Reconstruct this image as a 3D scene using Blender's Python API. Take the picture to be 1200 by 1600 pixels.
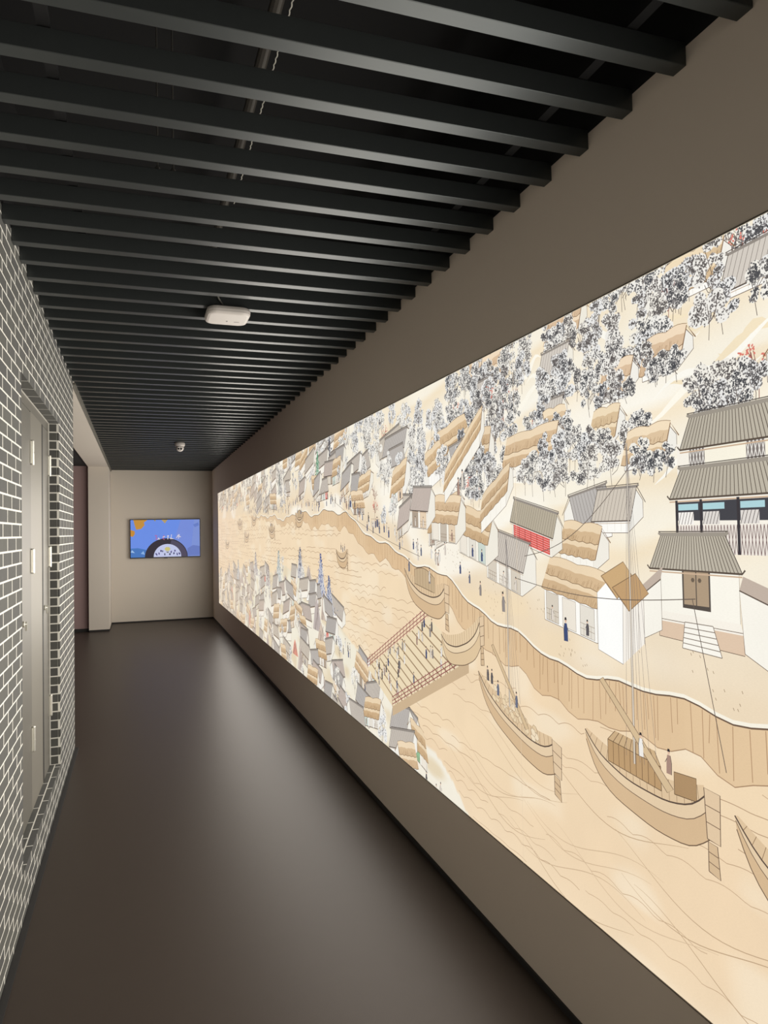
import bpy, bmesh, math, random
import numpy as np
from mathutils import Matrix, Vector

for o in list(bpy.data.objects):
    bpy.data.objects.remove(o)
SC = bpy.context.scene
COL = SC.collection

# ------------------------------------------------------------------ camera, world, exposure
CAM_H = 1.55
F_PX, YAW, PITCH, ROLL = 1094.0, math.radians(19.345), math.radians(1.455), math.radians(-0.995)
_F = Vector((math.sin(YAW) * math.cos(PITCH), math.cos(YAW) * math.cos(PITCH), math.sin(PITCH)))
_R0 = Vector((math.cos(YAW), -math.sin(YAW), 0))
_U0 = _R0.cross(_F)
_R = _R0 * math.cos(ROLL) + _U0 * math.sin(ROLL)
_U = -_R0 * math.sin(ROLL) + _U0 * math.cos(ROLL)
CAM_POS = Vector((0, 0, CAM_H))
cam_data = bpy.data.cameras.new('camera')
cam_data.sensor_fit = 'HORIZONTAL'
cam_data.sensor_width = 36.0
cam_data.lens = F_PX / 1200 * 36
cam_data.clip_start = 0.02
cam = bpy.data.objects.new('camera', cam_data)
COL.objects.link(cam)
cam.matrix_world = Matrix(((_R.x, _U.x, -_F.x, 0), (_R.y, _U.y, -_F.y, 0), (_R.z, _U.z, -_F.z, CAM_H), (0, 0, 0, 1)))
SC.camera = cam

world = bpy.data.worlds.new('world')
world.use_nodes = True
world.node_tree.nodes['Background'].inputs[0].default_value = (0.95, 0.93, 0.9, 1)
world.node_tree.nodes['Background'].inputs[1].default_value = 0.13
SC.world = world
SC.view_settings.view_transform = 'Standard'
SC.view_settings.look = 'None'
SC.view_settings.exposure = 0.0
SC.view_settings.gamma = 1.0
SC.view_settings.use_curve_mapping = False

LIGHTBOX_FILL_WATTS = 205.0          # output of the added fill lamp in front of the printed film
PRINT_STRENGTH = 0.98

# ------------------------------------------------------------------ main dimensions (metres)
XR, XL = 1.2757, -0.448         # faces of the two long walls
YEND, YBACK = 13.09, -2.6       # end wall, open end behind the photographer
ZC = 2.674                      # underside of the slats
ZTOP = 3.25                     # slab above the slats
YB = 5.60                       # end of the brick wall
YC = 12.13                      # face of the pier beyond the opening
XIN = -0.755                    # back of the wall thickness
ZW = 2.722                      # top of the painted wall faces, black above
M0, M1 = 0.372, 2.212           # light box bottom and top
MY0, MY1 = -1.6, 12.06          # light box ends

# ------------------------------------------------------------------ materials
def lin(c):
    c = c / 255.0
    return c / 12.92 if c <= 0.04045 else ((c + 0.055) / 1.055) ** 2.4

def rgb(t):
    return (lin(t[0]), lin(t[1]), lin(t[2]), 1.0)

def mat(name, color, rough=0.6, metal=0.0, var=0.06, scale=6.0, bump=0.0, bscale=200.0, spec=0.5, stretch=None, per_piece=0.0):
    m = bpy.data.materials.new(name)
    m.use_nodes = True
    nt = m.node_tree
    n, l = nt.nodes, nt.links
    b = n['Principled BSDF']
    b.inputs['Roughness'].default_value = rough
    b.inputs['Metallic'].default_value = metal
    b.inputs['Specular IOR Level'].default_value = spec
    tc = n.new('ShaderNodeTexCoord')
    vec = tc.outputs['Object']
    if stretch:
        mp = n.new('ShaderNodeMapping')
        mp.inputs['Scale'].default_value = stretch
        l.new(vec, mp.inputs[0])
        vec = mp.outputs[0]
    nz = n.new('ShaderNodeTexNoise')
    nz.inputs['Scale'].default_value = scale
    nz.inputs['Detail'].default_value = 5
    l.new(vec, nz.inputs['Vector'])
    mr = n.new('ShaderNodeMapRange')
    mr.inputs[3].default_value = 1 - var
    mr.inputs[4].default_value = 1 + var
    l.new(nz.outputs[0], mr.inputs[0])
    hsv = n.new('ShaderNodeHueSaturation')
    hsv.inputs['Color'].default_value = rgb(color)
    val = mr.outputs[0]
    if per_piece:
        gi = n.new('ShaderNodeNewGeometry')
        oi = n.new('ShaderNodeObjectInfo')
        ad = n.new('ShaderNodeMath'); ad.operation = 'ADD'
        l.new(gi.outputs['Random Per Island'], ad.inputs[0])
        l.new(oi.outputs['Random'], ad.inputs[1])
        fr = n.new('ShaderNodeMath'); fr.operation = 'FRACT'
        l.new(ad.outputs[0], fr.inputs[0])
        m2 = n.new('ShaderNodeMapRange')
        m2.inputs[3].default_value = 1 - per_piece
        m2.inputs[4].default_value = 1 + per_piece
        l.new(fr.outputs[0], m2.inputs[0])
        mu = n.new('ShaderNodeMath'); mu.operation = 'MULTIPLY'
        l.new(val, mu.inputs[0]); l.new(m2.outputs[0], mu.inputs[1])
        val = mu.outputs[0]
        m3 = n.new('ShaderNodeMapRange')
        m3.inputs[3].default_value = 0.6
        m3.inputs[4].default_value = 1.6
        l.new(fr.outputs[0], m3.inputs[0])
        l.new(m3.outputs[0], hsv.inputs['Saturation'])
    l.new(val, hsv.inputs['Value'])
    l.new(hsv.outputs[0], b.inputs['Base Color'])
    if bump:
        n2 = n.new('ShaderNodeTexNoise')
        n2.inputs['Scale'].default_value = bscale
        n2.inputs['Detail'].default_value = 3
        l.new(vec, n2.inputs['Vector'])
        bp = n.new('ShaderNodeBump')
        bp.inputs['Strength'].default_value = bump
        bp.inputs['Distance'].default_value = 0.002
        l.new(n2.outputs[0], bp.inputs['Height'])
        l.new(bp.outputs[0], b.inputs['Normal'])
    return m

def ink_mat(name, strength, grain=0.05):
    """colours of a print or picture, glowing by its own emission"""
    m = bpy.data.materials.new(name)
    m.use_nodes = True
    nt = m.node_tree
    n, l = nt.nodes, nt.links
    b = n['Principled BSDF']
    b.inputs['Base Color'].default_value = (0.02, 0.02, 0.02, 1)
    b.inputs['Roughness'].default_value = 0.6
    b.inputs['Specular IOR Level'].default_value = 0.1
    at = n.new('ShaderNodeAttribute'); at.attribute_name = 'ink'
    tc = n.new('ShaderNodeTexCoord')
    mp = n.new('ShaderNodeMapping'); mp.inputs['Scale'].default_value = (1, 60, 240)
    l.new(tc.outputs['Object'], mp.inputs[0])
    nz = n.new('ShaderNodeTexNoise'); nz.inputs['Scale'].default_value = 2.2; nz.inputs['Detail'].default_value = 4
    l.new(mp.outputs[0], nz.inputs['Vector'])
    n2 = n.new('ShaderNodeTexNoise'); n2.inputs['Scale'].default_value = 5.0; n2.inputs['Detail'].default_value = 6
    l.new(tc.outputs['Object'], n2.inputs['Vector'])
    ad = n.new('ShaderNodeMath'); ad.operation = 'ADD'
    l.new(nz.outputs[0], ad.inputs[0]); l.new(n2.outputs[0], ad.inputs[1])
    mr = n.new('ShaderNodeMapRange')
    mr.inputs[1].default_value = 0.6; mr.inputs[2].default_value = 1.4
    mr.inputs[3].default_value = 1 - grain; mr.inputs[4].default_value = 1 + grain
    l.new(ad.outputs[0], mr.inputs[0])
    hsv = n.new('ShaderNodeHueSaturation')
    l.new(at.outputs['Color'], hsv.inputs['Color']); l.new(mr.outputs[0], hsv.inputs['Value'])
    l.new(hsv.outputs[0], b.inputs['Emission Color'])
    b.inputs['Emission Strength'].default_value = strength
    return m

MT = {
    'paint': mat('taupe wall paint', (224, 210, 196), 0.75, var=0.02, scale=2, bump=0.06, bscale=260),
    'paint_end': mat('pale wall paint', (216, 208, 196), 0.75, var=0.02, scale=2, bump=0.06, bscale=260),
    'plum': mat('plum wall paint', (168, 142, 140), 0.75, var=0.03, scale=2),
    'floor': mat('vinyl floor', (65, 57, 51), 0.38, var=0.05, scale=14, bump=0.10, bscale=420, spec=0.15),
    'slat': mat('anodised slat', (72, 76, 76), 0.34, metal=0.55, var=0.05, scale=20, spec=0.5),
    'plenum': mat('black painted slab', (14, 14, 15), 0.9, var=0.3, scale=3),
    'black': mat('black trim', (36, 34, 33), 0.6),
    'mortar': mat('pale mortar', (235, 233, 224), 0.9, var=0.06, scale=40, bump=0.3, bscale=300),
    'brick': mat('grey brick slip', (84, 84, 81), 0.8, var=0.14, scale=30, bump=0.4, bscale=220, per_piece=0.10),
    'steel': mat('painted steel', (112, 109, 101), 0.42, metal=0.25, var=0.04, scale=8, stretch=(1, 1, 0.12)),
    'steel_light': mat('pale painted steel', (132, 128, 118), 0.42, metal=0.25, var=0.04, scale=8, stretch=(1, 1, 0.12)),
    'chrome': mat('bright hinge steel', (226, 224, 214), 0.3, metal=0.7, var=0.03),
    'white': mat('white plastic', (200, 194, 188), 0.45, var=0.02),
    'led': mat('grey print', (120, 116, 112), 0.5),
    'dark': mat('dark lens', (14, 14, 16), 0.15),
    'tvbody': mat('black plastic', (20, 22, 30), 0.35),
    'alu': mat('light box edge', (110, 102, 92), 0.5, metal=0.4),
    'pipe': mat('galvanised pipe', (84, 80, 74), 0.5, metal=0.3, var=0.1, scale=12),
    'cable': mat('pale cable', (225, 222, 210), 0.5),
    'rod': mat('hanger steel', (120, 118, 112), 0.4, metal=0.5),
}

# ------------------------------------------------------------------ helpers
def add_box(bm, x0, x1, y0, y1, z0, z1):
    v = [bm.verts.new(p) for p in ((x0, y0, z0), (x1, y0, z0), (x1, y1, z0), (x0, y1, z0), (x0, y0, z1), (x1, y0, z1), (x1, y1, z1), (x0, y1, z1))]
    for f in ((0, 3, 2, 1), (4, 5, 6, 7), (0, 1, 5, 4), (1, 2, 6, 5), (2, 3, 7, 6), (3, 0, 4, 7)):
        bm.faces.new([v[i] for i in f])

def add_lathe(bm, prof, seg=32, axis='Z', c=(0, 0, 0)):
    """prof: list of (radius, height)"""
    rings = []
    for r, h in prof:
        ring = []
        for i in range(seg):
            a = 2 * math.pi * i / seg
            p = (r * math.cos(a), r * math.sin(a), h)
            if axis == 'X': p = (p[2], p[0], p[1])
            if axis == 'Y': p = (p[0], p[2], p[1])
            ring.append(bm.verts.new((p[0] + c[0], p[1] + c[1], p[2] + c[2])))
        rings.append(ring)
    for a, b in zip(rings, rings[1:]):
        for i in range(seg):
            j = (i + 1) % seg
            bm.faces.new((a[i], a[j], b[j], b[i]))
    bm.faces.new(list(reversed(rings[0])))
    bm.faces.new(rings[-1])

def add_tube(bm, pts, r, seg=8):
    pts = [Vector(p) for p in pts]
    rings = []
    for i, p in enumerate(pts):
        d = (pts[min(i + 1, len(pts) - 1)] - pts[max(i - 1, 0)]).normalized()
        up = Vector((0, 0, 1)) if abs(d.z) < 0.9 else Vector((1, 0, 0))
        s = d.cross(up).normalized(); t = s.cross(d)
        rings.append([bm.verts.new(p + s * (r * math.cos(2 * math.pi * k / seg)) + t * (r * math.sin(2 * math.pi * k / seg))) for k in range(seg)])
    for a, b in zip(rings, rings[1:]):
        for i in range(seg):
            j = (i + 1) % seg
            bm.faces.new((a[i], a[j], b[j], b[i]))
    bm.faces.new(list(reversed(rings[0]))); bm.faces.new(rings[-1])

def mesh_of(name, bm, m, smooth=False, bevel=0.0, segs=2):
    bmesh.ops.recalc_face_normals(bm, faces=bm.faces)
    if bevel:
        bmesh.ops.bevel(bm, geom=list(bm.edges), offset=bevel, segments=segs, affect='EDGES', profile=0.5)
    me = bpy.data.meshes.new(name)
    bm.to_mesh(me); bm.free()
    if m: me.materials.append(m)
    if smooth:
        me.polygons.foreach_set('use_smooth', [True] * len(me.polygons))
    return me

def link(name, me, parent=None, loc=(0, 0, 0)):
    o = bpy.data.objects.new(name, me)
    COL.objects.link(o)
    o.parent = parent
    o.location = loc
    return o

def obj(name, bm, m, parent=None, loc=(0, 0, 0), **k):
    return link(name, mesh_of(name, bm, m, **k), parent, loc)

def boxes(name, lst, m, parent=None, loc=(0, 0, 0), **k):
    bm = bmesh.new()
    for b in lst: add_box(bm, *b)
    return obj(name, bm, m, parent, loc, **k)

def structure(o, label=None, cat=None):
    o['kind'] = 'structure'
    if label: o['label'] = label
    if cat: o['category'] = cat
    return o

def tag(o, label, cat, group=None):
    o['label'] = label; o['category'] = cat
    if group: o['group'] = group
    return o

def empty(name, loc):
    o = bpy.data.objects.new(name, None)
    o.empty_display_size = 0.1
    COL.objects.link(o)
    o.location = loc
    return o

def pixel(p):
    d = Vector(p) - CAM_POS
    z = d.dot(_F)
    if z < 0.05: return None
    return (600 + F_PX * d.dot(_R) / z, 800 - F_PX * d.dot(_U) / z)

# ------------------------------------------------------------------ the setting
structure(boxes('floor', [(-5.2, XR + 0.2, YBACK, YEND + 0.2, -0.12, 0)], MT['floor']),
          'dark grey brown satin vinyl floor of the corridor', 'floor')
structure(boxes('wall_right', [(XR, XR + 0.2, YBACK, YEND + 0.2, 0, ZW)], MT['paint']),
          'long taupe painted wall behind the glowing picture', 'wall')
structure(boxes('wall_end', [(XL, XR, YEND, YEND + 0.2, 0, ZW)], MT['paint_end']),
          'pale wall closing the corridor, behind the television', 'wall')
structure(boxes('wall_pier', [(XIN, XL, YC, YEND + 0.2, 0.03, ZW)], MT['paint_end']),
          'pale wall pier standing between side opening and end wall', 'wall')
structure(boxes('wall_lintel', [(XIN, XL, YB, YC, 2.642, ZW)], MT['paint_end']),
          'pale flat soffit over the wide side opening', 'lintel')
structure(boxes('wall_side_room', [(-5.2, XIN, YC + 0.09, YC + 0.29, 0, ZTOP)], MT['plum']),
          'plum brown wall seen through the side opening', 'wall')
structure(boxes('wall_side_room_far', [(-5.4, -5.2, YB - 1.5, YC + 0.29, 0, ZTOP), (-5.2, XIN, YB - 1.7, YB - 1.5, 0, ZTOP)], MT['plum']),
          'plum brown walls of the side room, out of sight', 'wall')
structure(boxes('ceiling_side_room', [(-5.2, XIN, YB - 1.5, YC + 0.09, 2.66, 2.76)], MT['plenum']),
          'black ceiling of the room beyond the side opening', 'ceiling')

structure(boxes('baseboard_right', [(XR - 0.008, XR, YBACK, YEND, 0, 0.022)], MT['black']), 'thin black skirting along the taupe wall', 'baseboard')
structure(boxes('baseboard_end', [(XL, XR - 0.008, YEND - 0.008, YEND, 0, 0.022)], MT['black']), 'thin black skirting under the television wall', 'baseboard')
structure(boxes('baseboard_pier', [(XIN + 0.004, XL - 0.006, YC + 0.006, YEND, 0, 0.03)], MT['black']), 'recessed black plinth under the pale pier', 'baseboard')
structure(boxes('baseboard_side_room', [(-5.2, XIN - 0.002, YC + 0.08, YC + 0.09, 0, 0.05)], MT['black']), 'black skirting under the plum wall', 'baseboard')
structure(boxes('floor_strip_left', [(XL + 0.001, XL + 0.026, YBACK, YB, 0, 0.006)], MT['black']), 'flat black floor strip along the brick wall', 'baseboard')  # dark strip laid flat on the floor at the wall foot
structure(boxes('trim_1', [(XL, XL + 0.016, YB, YEND, 2.660, ZC), (XL, XL + 0.003, YB, YEND, 2.640, 2.660)], MT['steel']), 'thin grey edge profile between slats and soffit', 'trim')

# ceiling: slab, slats and carrier rails
ceil = structure(boxes('ceiling', [(XIN, XR + 0.2, YBACK, YEND + 0.2, ZTOP, ZTOP + 0.1), (XR, XR + 0.2, YBACK, YEND + 0.2, ZW, ZTOP),
                 (XL, XR, YEND, YEND + 0.2, ZW, ZTOP), (XIN, XL, YBACK, YEND + 0.2, ZW, ZTOP)], MT['plenum']),
                 'dark open ceiling of parallel grey metal slats', 'ceiling')
SW, SH, PITCH_Y, Y_FIRST = 0.045, 0.058, 0.19755, 1.1873
bm = bmesh.new(); add_box(bm, XL, XR, -SW, 0, 0, SH)
for v in bm.verts: v.co.y += 0.030 * (XR - v.co.x) / (XR - XL)      # the slats run slightly out of square
slat_me = mesh_of('slat', bm, MT['slat'], bevel=0.0015, segs=1)
k = -14
while Y_FIRST + k * PITCH_Y < YEND - 0.04:
    y = Y_FIRST + k * PITCH_Y
    link('slat', slat_me, ceil, (0, y, ZC + random.Random(k).uniform(-0.0012, 0.0012)))
    k += 1
for x in (-0.2, 1.12):
    boxes('carrier_rail', [(x - 0.014, x + 0.014, YBACK, YEND, ZC + SH + 0.003, ZC + SH + 0.028)], MT['plenum'], ceil)

# ------------------------------------------------------------------ brick wall with its recess
NY0, NY1, NZ0, NZ1, NX = 3.18, 4.612, 0.190, 2.222, -0.502     # recess for the steel doors
BP, BH, CH, JT = 0.1845, 0.0448, 0.0521, 0.0073
JV = 0.0135                                                       # upright joints                  # brick pitch, height, course, joint
core_x = XL - 0.0005
wall_left = structure(boxes('wall_left', [
    (XIN, core_x, YBACK, NY0 - 0.0005, 0, ZW), (XIN, core_x, NY1 + 0.0005, YB - 0.006, 0, ZW),
    (XIN, core_x, NY0 - 0.0005, NY1 + 0.0005, 0, NZ0 - 0.0005), (XIN, core_x, NY0 - 0.0005, NY1 + 0.0005, NZ1 + 0.0005, ZW),
    (XIN, -0.60, NY0 - 0.006, NY1 + 0.006, NZ0 - 0.006, NZ1 + 0.006)], MT['mortar']),
    'grey brick wall with pale mortar joints', 'wall')
bricks = []            # (x0,x1,y0,y1,z0,z1)
rk = random.Random(4)
zk = -0.018 - 0
k = 0
while True:
    z0 = 0.034 - CH + k * CH + JT / 2
    z1 = z0 + BH
    z1 = min(z1, ZW)
    if z1 - z0 < 0.004: break
    za = max(z0, 0.003)
    spans = [(YBACK, YB - 0.001)]
    if z1 > NZ0 + 0.01 and z0 < NZ1 - 0.01:
        spans = [(YBACK, NY0), (NY1, YB - 0.001)]
    ph = 2.761 + (BP / 2 if k % 2 else 0)
    n0 = int((YBACK - ph) / BP) - 2
    for a, b in spans:
        for n in range(n0, n0 + 52):
            y0 = max(a, ph + n * BP + JV / 2); y1 = min(b, ph + (n + 1) * BP - JV / 2)
            if y1 - y0 > 0.012:
                bricks.append((XL - 0.012, XL + rk.uniform(-0.0001, 0.0002), y0, y1, za, z1))
    if z0 > NZ0 - 0.005 and z1 < NZ1 + 0.005:
        for yy in ((NY1, NY1 + 0.012), (NY0 - 0.012, NY0)):      # reveals
            bricks.append((NX + 0.002, XL - 0.013, yy[0], yy[1], z0, z1))
    k += 1
n = 0
while NY0 + (n - 0.5) * BP < NY1:
    y0 = NY0 + n * BP + JT / 2; y1 = min(NY1, NY0 + (n + 1) * BP - JT / 2)
    if y1 - y0 > 0.02:
        bricks.append((NX + 0.002, XL, y0, y1, NZ1, NZ1 + 0.0034))          # soffit
        bricks.append((NX - 0.02, NX + 0.021, y0, y1, NZ0 - 0.011, NZ0))           # sill, inner row
    y0 = max(NY0, NY0 + (n - 0.5) * BP + JT / 2); y1 = min(NY1, NY0 + (n + 0.5) * BP - JT / 2)
    if y1 - y0 > 0.02:
        bricks.append((NX + 0.027, XL, y0, y1, NZ0 - 0.0034, NZ0))          # sill, outer row
    n += 1

def shown(b):
    x0, x1, y0, y1, z0, z1 = b
    q = [pixel((x, y, z)) for x in (x0, x1) for y in (y0, y1) for z in (z0, z1)]
    if any(v is None for v in q): return 0
    u = [min(1200, max(0, v[0])) for v in q]; w = [min(1600, max(0, v[1])) for v in q]
    return (max(u) - min(u)) * (max(w) - min(w)) * (0.35 if z0 > ZC + 0.05 or y1 <= NY0 else 1)
bricks.sort(key=shown, reverse=True)
cache = {}
for b in bricks[:300]:
    c = ((b[0] + b[1]) / 2, (b[2] + b[3]) / 2, (b[4] + b[5]) / 2)
    d = tuple(round(v, 3) for v in (b[1] - b[0], b[3] - b[2], b[5] - b[4]))
    if d not in cache:
        bm = bmesh.new()
        add_box(bm, -d[0] / 2, d[0] / 2, -d[1] / 2, d[1] / 2, -d[2] / 2, d[2] / 2)
        cache[d] = mesh_of('brick', bm, MT['brick'])
    link('brick', cache[d], wall_left, c)
rest = boxes('brickwork', bricks[300:], MT['brick'], wall_left)
rest['kind'] = 'stuff'
rest['label'] = 'remaining small grey bricks of the wall'

# ------------------------------------------------------------------ steel doors in the recess
door = structure(empty('door_1', (NX, (NY0 + NY1) / 2, NZ0)), 'narrow grey steel doors set in the brick recess', 'door')
DX, DYc, DZ = NX, (NY0 + NY1) / 2, NZ0
def dpart(name, lst, m, parent=door, **k):
    if parent is door:
        lst = [(a - DX, b - DX, c - DYc, d - DYc, e - DZ, f - DZ) for a, b, c, d, e, f in lst]
    return boxes(name, lst, m, parent, **k)
dpart('mullion', [(NX - 0.07, NX - 0.003, 3.866, 4.297, NZ0 + 0.001, NZ1 - 0.05)], MT['steel_light'])
dpart('hinge_gap', [(NX - 0.06, NX - 0.0022, 3.8575, 3.8655, NZ0 + 0.006, NZ1 - 0.05)], MT['black'])
dpart('door_frame', [(NX - 0.07, NX - 0.004, NY0 + 0.001, 3.555, NZ0 + 0.001, NZ1 - 0.001),
                     (NX - 0.07, NX - 0.004, 4.577, NY1 - 0.001, NZ0 + 0.001, NZ1 - 0.001),
                     (NX - 0.07, NX - 0.004, 3.555, 4.577, NZ1 - 0.05, NZ1 - 0.001)], MT['steel'])
leafs = []
for y0, y1, ye in ((3.559, 3.857, 3.86), (4.334, 4.573, 4.58)):
    lf = dpart('door_leaf', [(NX - 0.045, NX - 0.001, y0, y1, NZ0 + 0.006, NZ1 - 0.054)], MT['steel'], bevel=0.002, segs=1)
    leafs.append(lf)
    for zz in (1.965, 1.425, 0.55):
        bm = bmesh.new()
        cx, cy = (NX + 0.007 - DX), (ye - DYc)
        add_lathe(bm, [(0.007, zz - DZ - 0.062), (0.0085, zz - DZ - 0.058), (0.0085, zz - DZ - 0.002), (0.0075, zz - DZ - 0.001), (0.0075, zz - DZ + 0.001), (0.0085, zz - DZ + 0.002), (0.0085, zz - DZ + 0.058), (0.007, zz - DZ + 0.062)], 14, c=(cx, cy, 0))
        add_box(bm, NX - 0.002 - DX, NX + 0.004 - DX, ye - 0.03 - DYc, ye + 0.024 - DYc, zz - DZ - 0.056, zz - DZ + 0.056)
        h = obj('hinge', bm, MT['chrome'], lf)
        h['label'] = 'bright steel barrel hinge'
    bm = bmesh.new()
    yl = y0 + 0.03 - DYc
    add_lathe(bm, [(0.014, NX - 0.001 - DX), (0.014, NX + 0.006 - DX), (0.009, NX + 0.008 - DX), (0.006, NX + 0.016 - DX)], 16, 'X', (0, yl, 1.145 - DZ))
    add_box(bm, NX + 0.008 - DX, NX + 0.018 - DX, yl - 0.004, yl + 0.004, 1.145 - DZ - 0.03, 1.145 - DZ + 0.012)
    lk = obj('lock', bm, MT['chrome'], lf)
    lk['label'] = 'small turn lock'
dpart('seal_gap', [(NX - 0.06, NX - 0.0015, 4.298, 4.333, NZ0 + 0.006, NZ1 - 0.05)], MT['black'])

# ------------------------------------------------------------------ a painter that lays flat inks in thin layers
class Ink:
    STEP = 1.2e-5
    def __init__(self, y0, y1, z0, z1, cell=0.03):
        self.v, self.f, self.c = [], [], []
        self.y0, self.z0, self.cell = y0, z0, cell
        self.g = np.zeros((int((y1 - y0) / cell) + 2, int((z1 - z0) / cell) + 2), np.int32)
        self.lim = (y0, y1, z0, z1)
        self.top = 0
        self.haze = False
    def _rows(self, pts):
        ys = [p[0] for p in pts]; zs = [p[1] for p in pts]
        a = max(0, int((min(ys) - self.y0) / self.cell)); b = max(a + 1, int((max(ys) - self.y0) / self.cell) + 1)
        c = max(0, int((min(zs) - self.z0) / self.cell)); d = max(c + 1, int((max(zs) - self.z0) / self.cell) + 1)
        return a, b, c, d
    def _clip(self, pts):
        y0, y1, z0, z1 = self.lim
        for ax, lo, s in ((0, y0, 1), (0, y1, -1), (1, z0, 1), (1, z1, -1)):
            out = []
            m = len(pts)
            for i in range(m):
                p, q = pts[i], pts[(i + 1) % m]
                dp, dq = (p[ax] - lo) * s, (q[ax] - lo) * s
                if dp >= 0: out.append(p)
                if (dp >= 0) != (dq >= 0):
                    t = dp / (dp - dq)
                    out.append((p[0] + (q[0] - p[0]) * t, p[1] + (q[1] - p[1]) * t))
            pts = out
            if len(pts) < 3: return None
        return pts
    def polys(self, lst, col):
        """several polygons of one colour in one layer"""
        y0, y1, z0, z1 = self.lim
        keep = []
        for p in lst:
            if any(q[0] < y0 or q[0] > y1 or q[1] < z0 or q[1] > z1 for q in p):
                p = self._clip(p)
                if not p: continue
            keep.append(p)
        if not keep: return
        allp = [q for p in keep for q in p]
        a, b, c, d = self._rows(allp)
        L = int(self.g[a:b, c:d].max(initial=0)) + 1
        self.g[a:b, c:d] = L
        self.top = max(self.top, L)
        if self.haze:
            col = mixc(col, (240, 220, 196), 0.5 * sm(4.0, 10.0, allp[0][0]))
        cc = rgb(col)
        for p in keep:
            i = len(self.v)
            self.v.extend((-L * self.STEP, q[0], q[1]) for q in p)
            self.f.append(list(range(i, i + len(p))))
            self.c.extend([cc] * len(p))
    def poly(self, p, col): self.polys([p], col)
    @staticmethod
    def ribbon(pts, w):
        out = []
        n = len(pts)
        L, R = [], []
        for i in range(n):
            a = pts[max(0, i - 1)]; b = pts[min(n - 1, i + 1)]
            dx, dy = b[0] - a[0], b[1] - a[1]
            m = math.hypot(dx, dy) or 1e-9
            ww = w[i] if isinstance(w, (list, tuple)) else w
            nx, ny = -dy / m * ww / 2, dx / m * ww / 2
            L.append((pts[i][0] + nx, pts[i][1] + ny)); R.append((pts[i][0] - nx, pts[i][1] - ny))
        for i in range(n - 1):
            out.append([L[i], L[i + 1], R[i + 1], R[i]])
        return out
    def stroke(self, pts, w, col): self.polys(self.ribbon(pts, w), col)
    def strokes(self, lst, w, col):
        q = []
        for p in lst: q += self.ribbon(p, w)
        self.polys(q, col)
    def build(self, name, m, parent, loc=(0, 0, 0)):
        me = bpy.data.meshes.new(name)
        me.from_pydata(self.v, [], self.f)
        at = me.color_attributes.new('ink', 'FLOAT_COLOR', 'POINT')
        at.data.foreach_set('color', np.array(self.c, np.float32).ravel())
        me.materials.append(m)
        return link(name, me, parent, loc)

# ------------------------------------------------------------------ the light box and its picture of a river town
rnd = random.Random(11)
IK = Ink(MY0 + 0.001, MY1 - 0.001, M0 + 0.001, M1 - 0.001)
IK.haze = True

def interp(tab, s):
    if s <= tab[0][0]: return tab[0][1]
    for (a, ta), (b, tb) in zip(tab, tab[1:]):
        if s <= b: return ta + (tb - ta) * (s - a) / (b - a)
    return tab[-1][1]
UP = [(-1.6, 1.16), (1.0, 1.12), (1.3, 1.11), (1.6, 1.10), (2.0, 1.12), (2.4, 1.20), (2.8, 1.33), (3.2, 1.39), (3.65, 1.47), (4.1, 1.57), (4.35, 1.66), (4.8, 1.69), (5.3, 1.67), (5.8, 1.72),
      (6.4, 1.65), (6.9, 1.70), (8.1, 1.72), (9.2, 1.79), (10.2, 1.74), (12.1, 1.80)]
LO = [(-1.6, 0.2), (2.45, 0.22), (2.6, 0.36), (2.9, 0.50), (3.25, 0.56), (3.6, 0.68), (4.0, 0.80), (4.45, 0.88), (4.75, 1.06), (5.4, 1.20), (6.6, 1.22), (6.95, 1.13), (8.6, 1.15), (9.8, 1.03), (12.1, 0.86)]
def up(s): return interp(UP, s) + 0.012 * math.sin(s * 9.3) + 0.008 * math.sin(s * 23 + 1)
def lo(s): return interp(LO, s) + 0.015 * math.sin(s * 7.1)
def bank(s): return interp([(-1.6, 0.13), (2.7, 0.13), (3.3, 0.09), (4.2, 0.10), (5.0, 0.10), (6.2, 0.06), (8, 0.02), (12, 0.01)], s)

def hsh(a, b):
    v = math.sin(a * 127.1 + b * 311.7) * 43758.5453
    return v - math.floor(v)
def vn(x, y):
    i, j = math.floor(x), math.floor(y); u, v = x - i, y - j
    u = u * u * (3 - 2 * u); v = v * v * (3 - 2 * v)
    return (hsh(i, j) * (1 - u) + hsh(i + 1, j) * u) * (1 - v) + (hsh(i, j + 1) * (1 - u) + hsh(i + 1, j + 1) * u) * v
def mixc(a, b, t):
    t = min(1, max(0, t)); return tuple(a[i] + (b[i] - a[i]) * t for i in range(3))
def sm(a, b, x):
    t = min(1, max(0, (x - a) / (b - a))); return t * t * (3 - 2 * t)

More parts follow.
